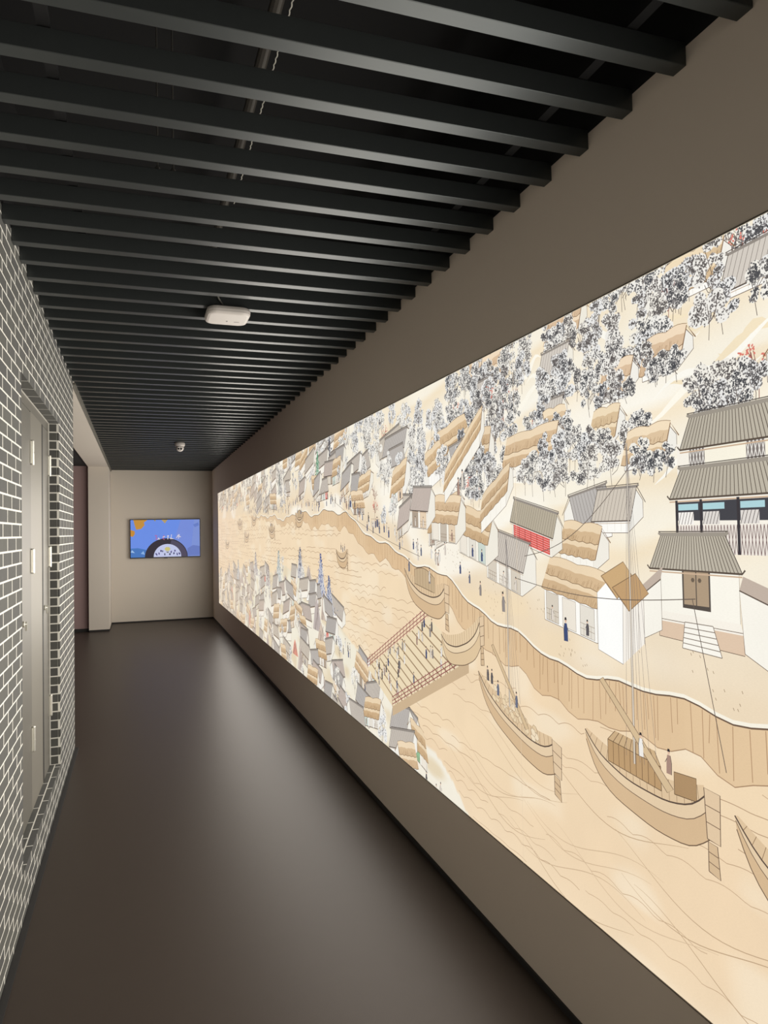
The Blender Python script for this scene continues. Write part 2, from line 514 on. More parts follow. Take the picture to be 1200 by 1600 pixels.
def ground(s, t):
    u, l = up(s), lo(s)
    n = vn(s * 1.7, t * 4.2); n2 = vn(s * 5 + 9, t * 11)
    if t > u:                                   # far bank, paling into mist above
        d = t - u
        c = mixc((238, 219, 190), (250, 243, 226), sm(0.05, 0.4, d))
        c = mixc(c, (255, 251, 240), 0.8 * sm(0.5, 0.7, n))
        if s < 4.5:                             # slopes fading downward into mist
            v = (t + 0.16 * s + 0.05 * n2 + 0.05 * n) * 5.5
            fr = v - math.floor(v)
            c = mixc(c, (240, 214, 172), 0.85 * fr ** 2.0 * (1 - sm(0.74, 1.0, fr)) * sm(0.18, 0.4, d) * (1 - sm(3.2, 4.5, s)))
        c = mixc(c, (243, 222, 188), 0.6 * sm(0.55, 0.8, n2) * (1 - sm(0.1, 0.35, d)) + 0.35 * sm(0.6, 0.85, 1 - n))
    elif t < l:                                 # near bank
        c = mixc((241, 234, 212), (246, 240, 226), n)
        c = mixc(c, (232, 216, 186), sm(0.5, 0.8, n2))
    else:
        c = mixc((243, 219, 184), (240, 214, 180), n)
        c = mixc(c, (248, 233, 208), sm(0.55, 0.85, n2) * 0.6)
        c = mixc(c, (247, 228, 196), sm(2.6, 4.5, s) * 0.35)
        c = mixc(c, (245, 225, 195), sm(0.55, 0.36, t) * 0.4)
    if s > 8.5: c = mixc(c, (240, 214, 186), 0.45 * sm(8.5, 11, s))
    return c

# big plane of the film: fine grid carrying the ground colours
def film_mesh():
    ys = []
    y = MY0
    while y < MY1 - 1e-6:
        ys.append(y); y += 0.02 if y < 3.2 else (0.03 if y < 6 else 0.06)
    ys.append(MY1)
    nz = 110
    zs = [M0 + (M1 - M0) * i / nz for i in range(nz + 1)]
    v = [(0, a, b) for a in ys for b in zs]
    W = nz + 1
    f = [(i * W + j, i * W + j + 1, (i + 1) * W + j + 1, (i + 1) * W + j) for i in range(len(ys) - 1) for j in range(nz)]
    me = bpy.data.meshes.new('printed_film')
    me.from_pydata(v, [], f)
    at = me.color_attributes.new('ink', 'FLOAT_COLOR', 'POINT')
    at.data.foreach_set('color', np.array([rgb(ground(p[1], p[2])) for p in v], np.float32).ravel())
    return me

LINE = (112, 92, 78)
def W(s):       # pen width: a little heavier away from the near end
    return 0.0022 + 0.0006 * max(0, s - 2)

class Frame:
    """local picture frame: x to the viewer's right, y up"""
    def __init__(self, s, t, k=1.0, q=0.0, mir=1):
        self.s, self.t, self.k, self.q, self.m = s, t, k, q, mir
    def __call__(self, x, y):
        x *= self.m
        return (self.s - x * self.k, self.t + (y + self.q * x) * self.k)
    def P(self, lst): return [self(*p) for p in lst]

def outline(pts, w, col=LINE): IK.stroke(pts + [pts[0]], w, col)

def tiles(A, B, C, D, n, roof, dark, w):
    """roof slope A,B eave (left,right), C,D ridge (right,left)"""
    IK.poly([A, B, C, D], roof)
    ls = []
    for i in range(1, n):
        t = i / n
        ls.append([(A[0] + (B[0] - A[0]) * t, A[1] + (B[1] - A[1]) * t), (D[0] + (C[0] - D[0]) * t, D[1] + (C[1] - D[1]) * t)])
    IK.strokes(ls, w * 0.8, dark)

def figure(s, t, k=1.0, robe=None):
    robe = robe or rnd.choice([(66, 80, 122), (240, 236, 230), (236, 232, 226), (150, 142, 138), (110, 116, 136), (170, 140, 126), (92, 88, 92), (226, 216, 204)])
    F = Frame(s, t, k, 0, rnd.choice((-1, 1)))
    wf = 1 + 0.10 * max(0, s - 2.5)
    IK.poly(F.P([(-0.008 * wf, 0), (0.009 * wf, 0), (0.008 * wf, 0.03), (0.005 * wf, 0.045), (-0.005 * wf, 0.045), (-0.009 * wf, 0.028)]), robe)
    IK.strokes([F.P([(-0.008, 0), (-0.009, 0.028), (-0.005, 0.045)]), F.P([(0.006, 0.036), (0.013, 0.025)])], W(s) * 0.8, (70, 62, 60))
    IK.polys([F.P([(0.0045 * math.cos(a) * wf, 0.051 + 0.006 * math.sin(a)) for a in [i * 1.0472 for i in range(6)]])], (225, 190, 165))
    IK.poly(F.P([(-0.005 * wf, 0.053), (0.005 * wf, 0.053), (0.003 * wf, 0.060), (-0.003 * wf, 0.060)]), (52, 48, 50))

def house(s, t, w=0.3, h=0.09, r=0.07, d=0.14, q=0.0, mir=1, kind='tile', open_front=True, k=1.0, roof=None):
    F = Frame(s, t, k, q, mir)
    lw = W(s)
    ex, ey = d * 0.62, d * 0.42            # oblique depth
    wall = rnd.choice([(255, 253, 247), (252, 248, 238), (250, 245, 232)])
    A, B, C = (0, 0), (w, 0), (w + ex, ey + 0)
    A2, B2, C2 = (0, h), (w, h), (w + ex, ey + h)
    rid0, rid1 = (ex / 2 - 0.012, ey / 2 + h + r), (w + ex / 2 + 0.008, ey / 2 + h + r)
    IK.poly(F.P([A, B, B2, A2]), wall)
    IK.poly(F.P([B, C, C2, (w + ex / 2, ey / 2 + h + r * 0.94), B2]), mixc(wall, (226, 220, 206), 0.35))
    outline(F.P([A, B, B2, A2]), lw * 0.8)
    IK.strokes([F.P([B, C, C2, (w + ex / 2, ey / 2 + h + r * 0.94)])], lw * 0.8, LINE)
    if open_front:
        n = max(2, int(w / 0.075))
        for i in range(n):
            x0, x1 = w * (i + 0.12) / n, w * (i + 0.88) / n
            c = rnd.choice([(232, 226, 214), (240, 232, 218), (218, 208, 192), (200, 188, 172), (232, 210, 182), (176, 160, 142), (206, 216, 206)])
            if rnd.random() < 0.07: c = rnd.choice([(226, 96, 84), (150, 190, 150), (120, 150, 190), (232, 120, 100)])
            p = [(x0, h * 0.04), (x1, h * 0.04), (x1, h * 0.84), (x0, h * 0.84)]
            IK.poly(F.P(p), c)
            outline(F.P(p), lw * 0.7)
            if rnd.random() < 0.45:
                IK.strokes([F.P([(x0, h * y), (x1, h * y)]) for y in (0.22, 0.36)] + [F.P([(x0 + (x1 - x0) * u, h * 0.04), (x0 + (x1 - x0) * u, h * 0.36)]) for u in (0.25, 0.5, 0.75)], lw * 0.5, (140, 118, 96))
            if rnd.random() < 0.5: figure(F((x0 + x1) / 2, 0)[0], F((x0 + x1) / 2, 0.01)[1], 0.8 * k)
    else:
        IK.strokes([F.P([(w * u, 0.004), (w * u, h)]) for u in (0.2, 0.4, 0.62, 0.8)], lw * 0.4, (214, 206, 192))
    ov = 0.016
    E0, E1 = (-ov, h - 0.012), (w + ov * 0.6, h - 0.012)
    if kind == 'tile':
        rc = roof or rnd.choice([(206, 197, 186), (196, 190, 184), (212, 202, 188), (190, 185, 180), (204, 190, 180)])
        tiles(F(*E0), F(*E1), F(*rid1), F(*rid0), max(8, int(w / 0.0125)), rc, mixc(rc, (80, 70, 64), 0.6), lw * 0.8)
        IK.stroke(F.P([E0, E1]), lw * 1.6, (96, 84, 76))
        IK.stroke(F.P([(E0[0], E0[1] - 0.006), (E1[0], E1[1] - 0.006)]), lw * 0.8, (196, 172, 146))
        IK.stroke(F.P([(rid0[0] - 0.008, rid0[1] + 0.004), rid0, rid1, (rid1[0] + 0.008, rid1[1] + 0.004)]), lw * 3.2, (150, 142, 134))
        IK.strokes([F.P([(rid0[0] - 0.008, rid0[1] + 0.007), (rid1[0] + 0.008, rid1[1] + 0.007)]), F.P([E0, rid0]), F.P([E1, rid1]), F.P([rid1, (w + ex + 0.01, ey + h - 0.006)])], lw, (88, 78, 72))
    else:
        tc = roof or rnd.choice([(230, 203, 166), (224, 196, 158), (234, 208, 174), (220, 194, 160)])
        m = 10
        def band(v0, v1, sh):
            L0 = (E0[0] + (rid0[0] - E0[0]) * v0, E0[1] + (rid0[1] - E0[1]) * v0); R0 = (E1[0] + (rid1[0] - E1[0]) * v0, E1[1] + (rid1[1] - E1[1]) * v0)
            L1 = (E0[0] + (rid0[0] - E0[0]) * v1, E0[1] + (rid0[1] - E0[1]) * v1); R1 = (E1[0] + (rid1[0] - E1[0]) * v1, E1[1] + (rid1[1] - E1[1]) * v1)
            bot = [(L0[0] + (R0[0] - L0[0]) * i / m, L0[1] + (R0[1] - L0[1]) * i / m - 0.004 * abs(math.sin(i * 1.57))) for i in range(m + 1)]
            top = [(R1[0] + (L1[0] - R1[0]) * i / m, R1[1] + (L1[1] - R1[1]) * i / m + 0.007 * math.sin(math.pi * (i * 2 / m % 1.0)) ) for i in range(m + 1)]
            IK.poly(F.P(bot + top), mixc(tc, (188, 154, 114), 0.35 + sh))
            # soft rounding: a paler band on top, a deeper one at the lower edge
            mid = [((a[0] * 0.45 + b[0] * 0.55), (a[1] * 0.45 + b[1] * 0.55)) for a, b in zip(bot, reversed(top))]
            IK.poly(F.P(mid + top), mixc(tc, (248, 230, 200), 0.5))
            ss = []
            for i in range(int(w / 0.006)):
                u = rnd.random(); x = L0[0] + (R0[0] - L0[0]) * u; y = L0[1] + (R0[1] - L0[1]) * u
                ss.append(F.P([(x, y), (x + (L1[0] - L0[0]) * 0.35 + rnd.uniform(-.003, .003), y + (L1[1] - L0[1]) * rnd.uniform(0.2, 0.45))]))
            IK.strokes(ss, lw * 0.5, mixc(tc, (130, 96, 62), 0.6))
            IK.stroke(F.P(bot), lw * 0.9, (132, 104, 76)); IK.stroke(F.P(top), lw * 0.7, (150, 122, 92))
        band(0.0, 0.56, 0.1); band(0.5, 1.05, 0.0)
        IK.stroke(F.P([E1, rid1, (w + ex + 0.008, ey + h - 0.004)]), lw * 1.6, (140, 110, 82))

def tree(s, t, hgt=0.16, wid=0.11, n=60, col=None, wash=None, bare=False, dens=1.0):
    col = col or rnd.choice([(74, 74, 78), (84, 82, 84), (66, 68, 74), (96, 90, 88)])
    lw = W(s)
    wf = 1 + 0.05 * max(0, s - 2.5)
    br = []
    top = (s + rnd.uniform(-.012, .012), t + hgt * 0.8)
    br.append([(s, t), (s + rnd.uniform(-.01, .01), t + hgt * 0.35), top])
    for i in range(7 if bare else 4):
        f = rnd.uniform(0.25, 0.7); a = rnd.uniform(0.3, 1.1) * rnd.choice((-1, 1)); L = hgt * rnd.uniform(0.22, 0.42)
        b0 = (s + (top[0] - s) * f, t + hgt * 0.8 * f)
        b1 = (b0[0] + math.sin(a) * L * 0.6, b0[1] + math.cos(a) * L * 0.6); b2 = (b1[0] + math.sin(a * 0.5) * L * 0.5, b1[1] + math.cos(a * 0.4) * L * 0.5)
        br.append([b0, b1, b2])
        if bare: br.append([b1, (b1[0] + math.sin(a * 1.7) * L * 0.45, b1[1] + math.cos(a * 1.6) * L * 0.4)])
    if bare:
        IK.strokes(br, lw * 0.9, rnd.choice([(132, 84, 76), (110, 84, 78), (150, 92, 84)]))
        if rnd.random() < 0.5:
            IK.polys([dab(b[-1][0] + rnd.uniform(-.012, .012), b[-1][1] + rnd.uniform(-.012, .012), 0.0035) for b in br for _ in range(3)], (222, 130, 116))
        return
    blobs = []
    near = s < 3.2
    nb = int((13 if near else 9) * dens)
    for i in range(nb):
        v = rnd.uniform(0.34, 1.0)
        sp_ = wid * 0.34 * (1.15 - 0.75 * abs(v - 0.55) * 1.6)
        blobs.append((s + rnd.uniform(-1, 1) * sp_ * wf, t + hgt * v, wid * rnd.uniform(0.10, 0.17)))
    IK.polys([[(b[0] + b[2] * 1.15 * wf * math.cos(a), b[1] + b[2] * math.sin(a)) for a in [j * 0.7854 + 0.3 for j in range(8)]] for b in blobs], wash or rnd.choice([(242, 239, 232), (236, 235, 232), (244, 240, 230)]))
    IK.strokes(br, lw * 0.8, (104, 92, 86))
    d1, d2 = [], []
    big = 1 + 0.16 * max(0, s - 2.0)
    per = max(6, int(n * dens * (4.0 if near else 1.9) / nb))
    for b in blobs:
        for i in range(per):
            a, r = rnd.uniform(0, 6.283), b[2] * rnd.random() ** 0.65 * 1.15
            (d1 if r < b[2] * 0.75 else d2).append(dab(b[0] + r * math.cos(a) * wf, b[1] + r * math.sin(a) * 0.9, rnd.uniform(0.0015, 0.0034) * big))
    IK.polys(d2, mixc(col, (178, 172, 168), 0.5)); IK.polys(d1, mixc(col, (104, 102, 100), 0.25))

def dab(x, y, r):
    a = rnd.uniform(0, 3.14); c, q = math.cos(a), math.sin(a)
    return [(x + (u * c - v * q) * r, y + (u * q + v * c) * r) for u, v in ((-1.2, 0), (-0.2, -0.7), (1.1, -0.2), (0.9, 0.5), (-0.3, 0.75))]

def conifer(s, t, hgt, col, wid=0.12):
    d, e = [], []
    IK.stroke([(s, t), (s, t + hgt * 0.5)], W(s), (110, 94, 84))
    IK.poly([(s - wid * 0.55, t + hgt * 0.12), (s + wid * 0.55, t + hgt * 0.12), (s + wid * 0.25, t + hgt * 0.6), (s, t + hgt), (s - wid * 0.25, t + hgt * 0.6)], mixc(col, (236, 234, 230), 0.8))
    for i in range(170):
        v = rnd.random() ** 0.9
        x = s + rnd.gauss(0, 0.42) * wid * (1.08 - v); y = t + hgt * (0.1 + 0.9 * v)
        (d if rnd.random() < 0.6 else e).append(dab(x, y, rnd.uniform(0.004, 0.009) * (1 + 0.04 * (s - 3))))
    IK.polys(e, mixc(col, (200, 205, 215), 0.35)); IK.polys(d, col)

def wave(s, t, L, amp=0.008, lam=0.09, w=None, col=(170, 138, 108)):
    n = max(6, int(L / lam * 7)); ph = rnd.uniform(0, 6.28)
    pts = []
    for i in range(n + 1):
        x = s + L * i / n
        y = t + amp * abs(math.sin(ph + (x - s) / lam * math.pi)) * (0.6 + 0.4 * math.sin(x * 3 + ph))
        if not (lo(x) + 0.01 < y < up(x) - bank(x) - 0.005): break
        pts.append((x, y))
    if len(pts) > 4: IK.stroke(pts, w or W(s) * 0.85, col)

def boat(s, t, L=0.55, k=1.0, mir=1, q=0.0, hull=(216, 186, 148), cargo='box', mast=0.0, people=2):
    F = Frame(s, t, k, q, mir); lw = W(s)
    n = 18
    U = [i / n for i in range(n + 1)]
    def cur(tab): return [(L * interp([(a, b) for a, b, _ in tab], u), interp([(a, c) for a, _, c in tab], u)) for u in U]
    def soft(p):
        for _ in range(2): p = [p[0]] + [((a[0] + 2 * b[0] + c[0]) / 4, (a[1] + 2 * b[1] + c[1]) / 4) for a, b, c in zip(p, p[1:], p[2:])] + [p[-1]]
        return p
    low = soft(cur([(0, -0.02, 0.125), (0.12, 0.06, 0.060), (0.3, 0.22, 0.018), (0.6, 0.6, 0.0), (0.85, 0.88, 0.012), (1, 1.0, 0.055)]))
    top = soft(cur([(0, -0.03, 0.150), (0.15, 0.10, 0.105), (0.4, 0.38, 0.078), (0.7, 0.70, 0.082), (0.9, 0.90, 0.108), (1, 0.98, 0.145)]))
    back = soft(cur([(0, -0.01, 0.155), (0.2, 0.18, 0.135), (0.5, 0.48, 0.125), (0.8, 0.80, 0.140), (1, 0.97, 0.165)]))
    IK.poly(F.P(top + back[::-1]), mixc(hull, (240, 218, 184), 0.35))
    IK.strokes([F.P([top[i], back[i]]) for i in range(1, n)], lw * 0.7, (150, 122, 94))
    if cargo == 'box':
        x0, x1 = L * 0.2, L * 0.66
        IK.poly(F.P([(x0, 0.10), (x1, 0.10), (x1, 0.155), (x0, 0.155)]), (190, 156, 114))
        IK.poly(F.P([(x0, 0.155), (x1, 0.155), (x1 - 0.02, 0.185), (x0 + 0.03, 0.185)]), (206, 176, 136))
        m = 9
        IK.strokes([F.P([(x0 + (x1 - x0) * i / m, 0.10), (x0 + (x1 - x0) * i / m, 0.155), (x0 + 0.03 + (x1 - x0 - 0.05) * i / m, 0.185)]) for i in range(m + 1)], lw * 0.9, (112, 86, 62))
        outline(F.P([(x0, 0.10), (x1, 0.10), (x1, 0.155), (x0, 0.155)]), lw * 0.9, (100, 78, 58))
        IK.poly(F.P([(L * 0.76, 0.11), (L * 0.92, 0.12), (L * 0.92, 0.17), (L * 0.76, 0.16)]), (176, 144, 106))
        outline(F.P([(L * 0.76, 0.11), (L * 0.92, 0.12), (L * 0.92, 0.17), (L * 0.76, 0.16)]), lw * 0.9, (100, 78, 58))
    elif cargo == 'sacks':
        for i in range(34):
            u = rnd.uniform(0.12, 0.8); y = 0.1 + rnd.uniform(0, 0.05)
            p = F.P([(L * u + 0.016 * math.cos(a), y + 0.013 * math.sin(a)) for a in [j * 1.0472 for j in range(6)]])
            IK.poly(p, rnd.choice([(236, 214, 178), (226, 202, 166), (242, 224, 194)])); outline(p, lw * 0.6, (150, 124, 98))
    elif cargo == 'mat':
        x0, x1 = L * 0.25, L * 0.75
        pts = [(x0 + (x1 - x0) * i / 8, 0.105) for i in range(9)]; tp = [(x1 + (x0 - x1) * i / 8, 0.165 + 0.02 * math.sin(math.pi * i / 8)) for i in range(9)]
        IK.poly(F.P(pts + tp), (200, 176, 142)); outline(F.P(pts + tp), lw, (110, 90, 70))
        IK.strokes([F.P([(x0 + (x1 - x0) * i / 7, 0.105), (x0 + (x1 - x0) * i / 7, 0.18)]) for i in range(1, 7)], lw * 0.7, (140, 114, 88))
    IK.poly(F.P(low + top[::-1]), hull)
    mid = [((a[0] + b[0]) / 2, (a[1] * 0.35 + b[1] * 0.65)) for a, b in zip(low, top)]
    IK.poly(F.P(mid + top[::-1]), mixc(hull, (248, 230, 200), 0.45))
    IK.stroke(F.P(top), lw * 1.8, (92, 76, 66)); IK.stroke(F.P(mid), lw, (120, 98, 80)); IK.stroke(F.P(low), lw * 1.2, (110, 88, 70))
    def board(q, m, c):
        IK.poly(F.P(q), c); outline(F.P(q), lw * 1.1, (104, 84, 70))
        IK.strokes([F.P([(q[0][0] + (q[3][0] - q[0][0]) * i / m, q[0][1] + (q[3][1] - q[0][1]) * i / m), (q[1][0] + (q[2][0] - q[1][0]) * i / m, q[1][1] + (q[2][1] - q[1][1]) * i / m)]) for i in range(1, m)], lw * 0.9, (120, 96, 78))
    board([(L * 0.99, -0.012), (L * 1.065, -0.016), (L * 1.05, 0.05), (L * 0.99, 0.05)], 3, (214, 186, 150))
    board([(L * 0.985, 0.055), (L * 1.07, 0.055), (L * 1.075, 0.16), (L * 0.97, 0.16)], 3, (226, 200, 166))
    if mast:
        x = L * 0.45
        IK.stroke(F.P([(x, 0.13), (x, 0.13 + mast)]), [lw * 2.6, lw * 1.2], (214, 204, 190))
        IK.strokes([F.P([(x - 0.004, 0.13), (x - 0.003, 0.13 + mast)]), F.P([(x + 0.004, 0.13), (x + 0.002, 0.13 + mast)])], lw * 0.6, (96, 90, 90))
        IK.strokes([F.P([(x, 0.12 + mast), (x + dx, 0.14)]) for dx in (-0.03, 0.02, 0.035, 0.055, 0.08)], lw * 0.45, (110, 104, 108))
        IK.poly(F.P([(x - 0.13, 0.30), (x - 0.115, 0.31), (x + 0.13, 0.12), (x + 0.11, 0.105)]), (216, 190, 152))
        outline(F.P([(x - 0.13, 0.30), (x - 0.115, 0.31), (x + 0.13, 0.12), (x + 0.11, 0.105)]), lw * 0.9, (120, 98, 80))
    for i in range(people):
        u = rnd.uniform(0.1, 0.9); p = F(L * u, 0.13 + 0.03 * rnd.random()); figure(p[0], p[1], 0.95 * k)

def paint_picture():
    # --- water lines
    t = M0 + 0.02
    while t < 1.8:
        s = -1.5 + rnd.uniform(0, 0.2)
        while s < 11.9:
            L = rnd.uniform(0.3, 0.9)
            if lo(s) < t < up(s) and rnd.random() < (0.36 if (s < 2.4 and t < 0.72) else 0.85):
                wave(s, t + rnd.uniform(-.012, .012), L, rnd.uniform(0.018, 0.032) * (1 if s > 2.3 else 0.6), rnd.uniform(0.09, 0.13) * (1 + 0.08 * s), col=mixc((176, 146, 116), (206, 178, 146), rnd.random()))
            s += L + rnd.uniform(0.02, 0.12)
        t += 0.043
    # long slow currents near the open water
    for i in range(15):
        a = rnd.uniform(0.05, 0.5); s0 = rnd.uniform(0.9, 2.3); t0 = rnd.uniform(0.38, 0.72)
        pts = []
        for j in range(22):
            x = s0 + j * 0.032
            y = t0 + 0.05 * math.sin(j * 0.24 + a * 9) + 0.20 * (j / 22) ** 1.3 * a
            if not (lo(x) + 0.02 < y < up(x) - 0.3): break
            pts.append((x, y))
        if len(pts) > 6:
            IK.stroke(pts, [0.0008 + 0.0016 * math.sin(math.pi * j / (len(pts) - 1)) for j in range(len(pts))], mixc((190, 162, 130), (216, 190, 158), rnd.random()))
    # --- earth bank under the far shore
    ss = [1.0 - 2.4 + 0.05 * i for i in range(220) if 1.0 - 2.4 + 0.05 * i < 8.6]
    for a, b in zip(ss, ss[1:]):
        IK.poly([(a, up(a)), (b, up(b)), (b, up(b) - bank(b) - 0.012 * math.sin(b * 31)), (a, up(a) - bank(a) - 0.012 * math.sin(a * 31))], mixc((232, 204, 166), (222, 190, 150), vn(a * 6, 3)))
    cl = []
    s = -1.4
    while s < 7.5:
        b = bank(s); cl.append([(s, up(s) - 0.004), (s + rnd.uniform(-.008, .008), up(s) - b * rnd.uniform(0.5, 1.0))]); s += rnd.uniform(0.012, 0.05)
    for i in range(0, len(cl), 14): IK.strokes(cl[i:i + 14], 0.0024, rnd.choice([(166, 130, 96), (150, 118, 88), (184, 150, 116)]))
    for i in range(0, len(ss) - 12, 12):
        IK.stroke([(x, up(x) + 0.006) for x in ss[i:i + 13]], 0.010, (250, 244, 228))
        IK.stroke([(x, up(x)) for x in ss[i:i + 13]], 0.004, (110, 88, 72))
    for i in range(0, len(ss) - 12, 12):
        IK.stroke([(x, up(x) - bank(x) - 0.012 * math.sin(x * 31)) for x in ss[i:i + 13]], 0.0025, (170, 138, 108))
    # grass flecks
    fl = []
    for i in range(420):
        s = rnd.uniform(1.0, 3.0); t = up(s) + rnd.uniform(0.02, 0.2)
        if vn(s * 9, t * 14) > 0.62: fl.append([(s, t), (s + 0.003, t + 0.006)])
    IK.strokes(fl, 0.0016, (150, 128, 100))

    # --- upper bank: mist bands, hills, then rows from the top down
    for i in range(16):
        s, t = rnd.uniform(1.0, 2.1), rnd.uniform(1.72, 2.12)
        L = rnd.uniform(0.15, 0.4)
        pts = [(s + L * j / 10, t - 0.25 * L * j / 10 + 0.02 * math.sin(j * 0.8 + i)) for j in range(11)]
        IK.stroke(pts, [0.02 * math.sin(math.pi * j / 10) + 0.001 for j in range(11)], rnd.choice([(255, 252, 242), (255, 250, 236), (246, 230, 198)]))
    items = []
    def hs(*a, **k): items.append((a[1], 'h', a, k))
    def tr(*a, **k): items.append((a[1], 't', a, k))
    # back country, near end: scattered thatch in orchards
    for s, t, w, kd, mr in ((1.44, 2.10, .20, 'thatch', 1), (1.24, 2.06, .20, 'tile', 1), (1.70, 1.90, .13, 'thatch', 1), (1.52, 1.93, .15, 'thatch', 1), (1.86, 1.83, .13, 'thatch', -1), (1.75, 1.78, .12, 'thatch', 1),
                            (2.02, 2.02, .16, 'tile', 1), (2.05, 1.86, .15, 'tile', 1), (2.24, 2.11, .22, 'thatch', -1), (2.12, 1.76, .14, 'tile', 1), (1.60, 1.70, .17, 'thatch', 1), (2.52, 2.02, .16, 'tile', 1), (2.62, 2.12, .2, 'thatch', 1),
                            (1.98, 2.13, .2, 'thatch', 1), (0.9, 1.95, .25, 'tile', 1), (0.6, 1.7, .3, 'tile', 1), (0.75, 1.4, .3, 'thatch', 1), (0.2, 1.5, .3, 'tile', 1), (-0.4, 1.6, .3, 'thatch', 1), (-0.9, 1.4, .3, 'tile', 1)):
        hs(s, t, w * 0.85, 0.03, 0.052, 0.09, 0.04, mr, kd, False, roof=rnd.choice([(242, 220, 188), (240, 214, 186), (238, 216, 180)]) if kd == 'thatch' else (214, 206, 196))
        for _ in range(4): tr(s - w * rnd.uniform(0.0, 1.0) * mr, t - 0.012 - 0.03 * rnd.random(), rnd.uniform(0.06, 0.10), rnd.uniform(0.07, 0.10), 60)
    for i in range(230):
        s, t = rnd.uniform(1.02, 2.75), rnd.uniform(1.62, 2.17)
        band = 1.95 - (s - 1.0) * 0.18                       # a clear misty slope crosses the orchards
        if abs(t + 0.05 - band - 0.03) < 0.075 and s < 1.8: continue
        if s < 1.45 and t < 1.74: continue
        if rnd.random() < 0.12: tr(s, t, rnd.uniform(0.1, 0.15), bare=True)
        else: tr(s, t, rnd.uniform(0.10, 0.15), rnd.uniform(0.09, 0.13), 75)
    for i in range(110):
        s, t = rnd.uniform(-1.55, 1.0), rnd.uniform(1.45, 2.12); tr(s, t, rnd.uniform(0.1, 0.16), 0.11, 50)
    for i in range(26):
        s, t = rnd.uniform(-1.5, 0.95), rnd.uniform(1.28, 2.1); hs(s, t, rnd.uniform(0.15, 0.3), 0.06, 0.06, 0.12, rnd.uniform(-.1, .2), rnd.choice((1, -1)), rnd.choice(('tile', 'tile', 'thatch')), t < 1.5)
    # houses and trees further along
    s = 2.35
    while s < 11.9:
        u = up(s)
        for row in range(7):
            t = u + 0.10 + row * 0.085 + rnd.uniform(-.02, .02)
            if t > 2.14: break
            ss_ = s + rnd.uniform(-.12, .12)
            if ss_ < 2.9 and t < 1.66: continue
            p = rnd.random()
            if p < (0.58 if row < 2 else 0.36):
                hs(ss_, t, rnd.uniform(0.14, 0.34), rnd.uniform(0.05, 0.075), rnd.uniform(0.05, 0.075), rnd.uniform(0.1, 0.16), rnd.uniform(-0.05, 0.3), rnd.choice((1, 1, -1)), 'thatch' if rnd.random() < (0.45 if ss_ < 4.5 else 0.3) else 'tile', row < 2)
            elif p < 0.94:
                for _ in range(3): tr(ss_ + rnd.uniform(-.13, .13), t + rnd.uniform(-.03, .03), rnd.uniform(0.11, 0.18), rnd.uniform(0.1, 0.15), 46)
            else: tr(ss_, t, 0.14, bare=True)
        s += 0.24 if s < 5 else 0.30
    for s, t, hh, c in ((5.1, 1.90, 0.24, (74, 142, 100)), (6.6, 1.88, 0.22, (90, 100, 96)), (4.75, 2.0, 0.2, (80, 80, 86)), (7.6, 1.95, 0.2, (96, 110, 96)), (9.3, 1.93, 0.22, (120, 110, 96)), (10.8, 1.85, 0.22, (104, 100, 96))):
        items.append((t, 'c', (s, t, hh, c), {}))
    items.sort(key=lambda q: -q[0])
    for _, k, a, kw in items:
        if k == 'h': house(*a, **kw)
        elif k == 't': tree(*a, **kw)
        else: conifer(*a, **kw)

    # --- near shops and a walled hall above the bank (right end in view)
    # two storey hall
    F = Frame(1.46, 1.50); lw = 0.0022
    IK.poly(F.P([(0.06, 0.02), (0.44, 0.0), (0.44, 0.25), (0.06, 0.25)]), (250, 244, 232))
    def hip(F, x0, x1, y, hh, ins, n):
        tiles(F(x0, y), F(x1, y), F(x1 - ins, y + hh), F(x0 + ins, y + hh), n, (190, 182, 166), (98, 88, 78), lw * 1.1)
        IK.stroke(F.P([(x0 - 0.008, y + 0.008), (x0, y - 0.001), (x1, y - 0.001), (x1 + 0.008, y + 0.008)]), lw * 2, (92, 80, 70))
        IK.stroke(F.P([(x0, y - 0.008), (x1, y - 0.008)]), lw * 1.5, (206, 178, 150))
        IK.stroke(F.P([(x0 + ins - 0.008, y + hh + 0.008), (x0 + ins, y + hh + 0.003), (x1 - ins, y + hh + 0.003), (x1 - ins + 0.008, y + hh + 0.008)]), lw * 4.2, (160, 152, 140))
        IK.strokes([F.P([(x0 + ins - 0.008, y + hh + 0.010), (x1 - ins + 0.008, y + hh + 0.010)]), F.P([(x0, y), (x0 + ins, y + hh)]), F.P([(x1, y), (x1 - ins, y + hh)])], lw, (78, 70, 64))
    IK.poly(F.P([(0.10, 0.19), (0.42, 0.19), (0.42, 0.235), (0.10, 0.235)]), (252, 246, 228))
    for x0 in (0.10, 0.27):
        IK.poly(F.P([(x0, 0.19), (x0 + 0.05, 0.19), (x0 + 0.05, 0.235), (x0, 0.235)]), (130, 122, 118))
        IK.strokes([F.P([(x0 + 0.05 * i / 5, 0.19), (x0 + 0.05 * (i + 1) / 5, 0.235)]) for i in range(5)] + [F.P([(x0 + 0.05 * (i + 1) / 5, 0.19), (x0 + 0.05 * i / 5, 0.235)]) for i in range(5)], lw * 0.9, (244, 240, 232))
    hip(F, 0.07, 0.40, 0.235, 0.075, 0.035, 30)
    hip(F, 0.03, 0.44, 0.115, 0.07, 0.04, 34)
    IK.poly(F.P([(0.05, 0.06), (0.44, 0.055), (0.44, 0.105), (0.05, 0.105)]), (70, 70, 76))
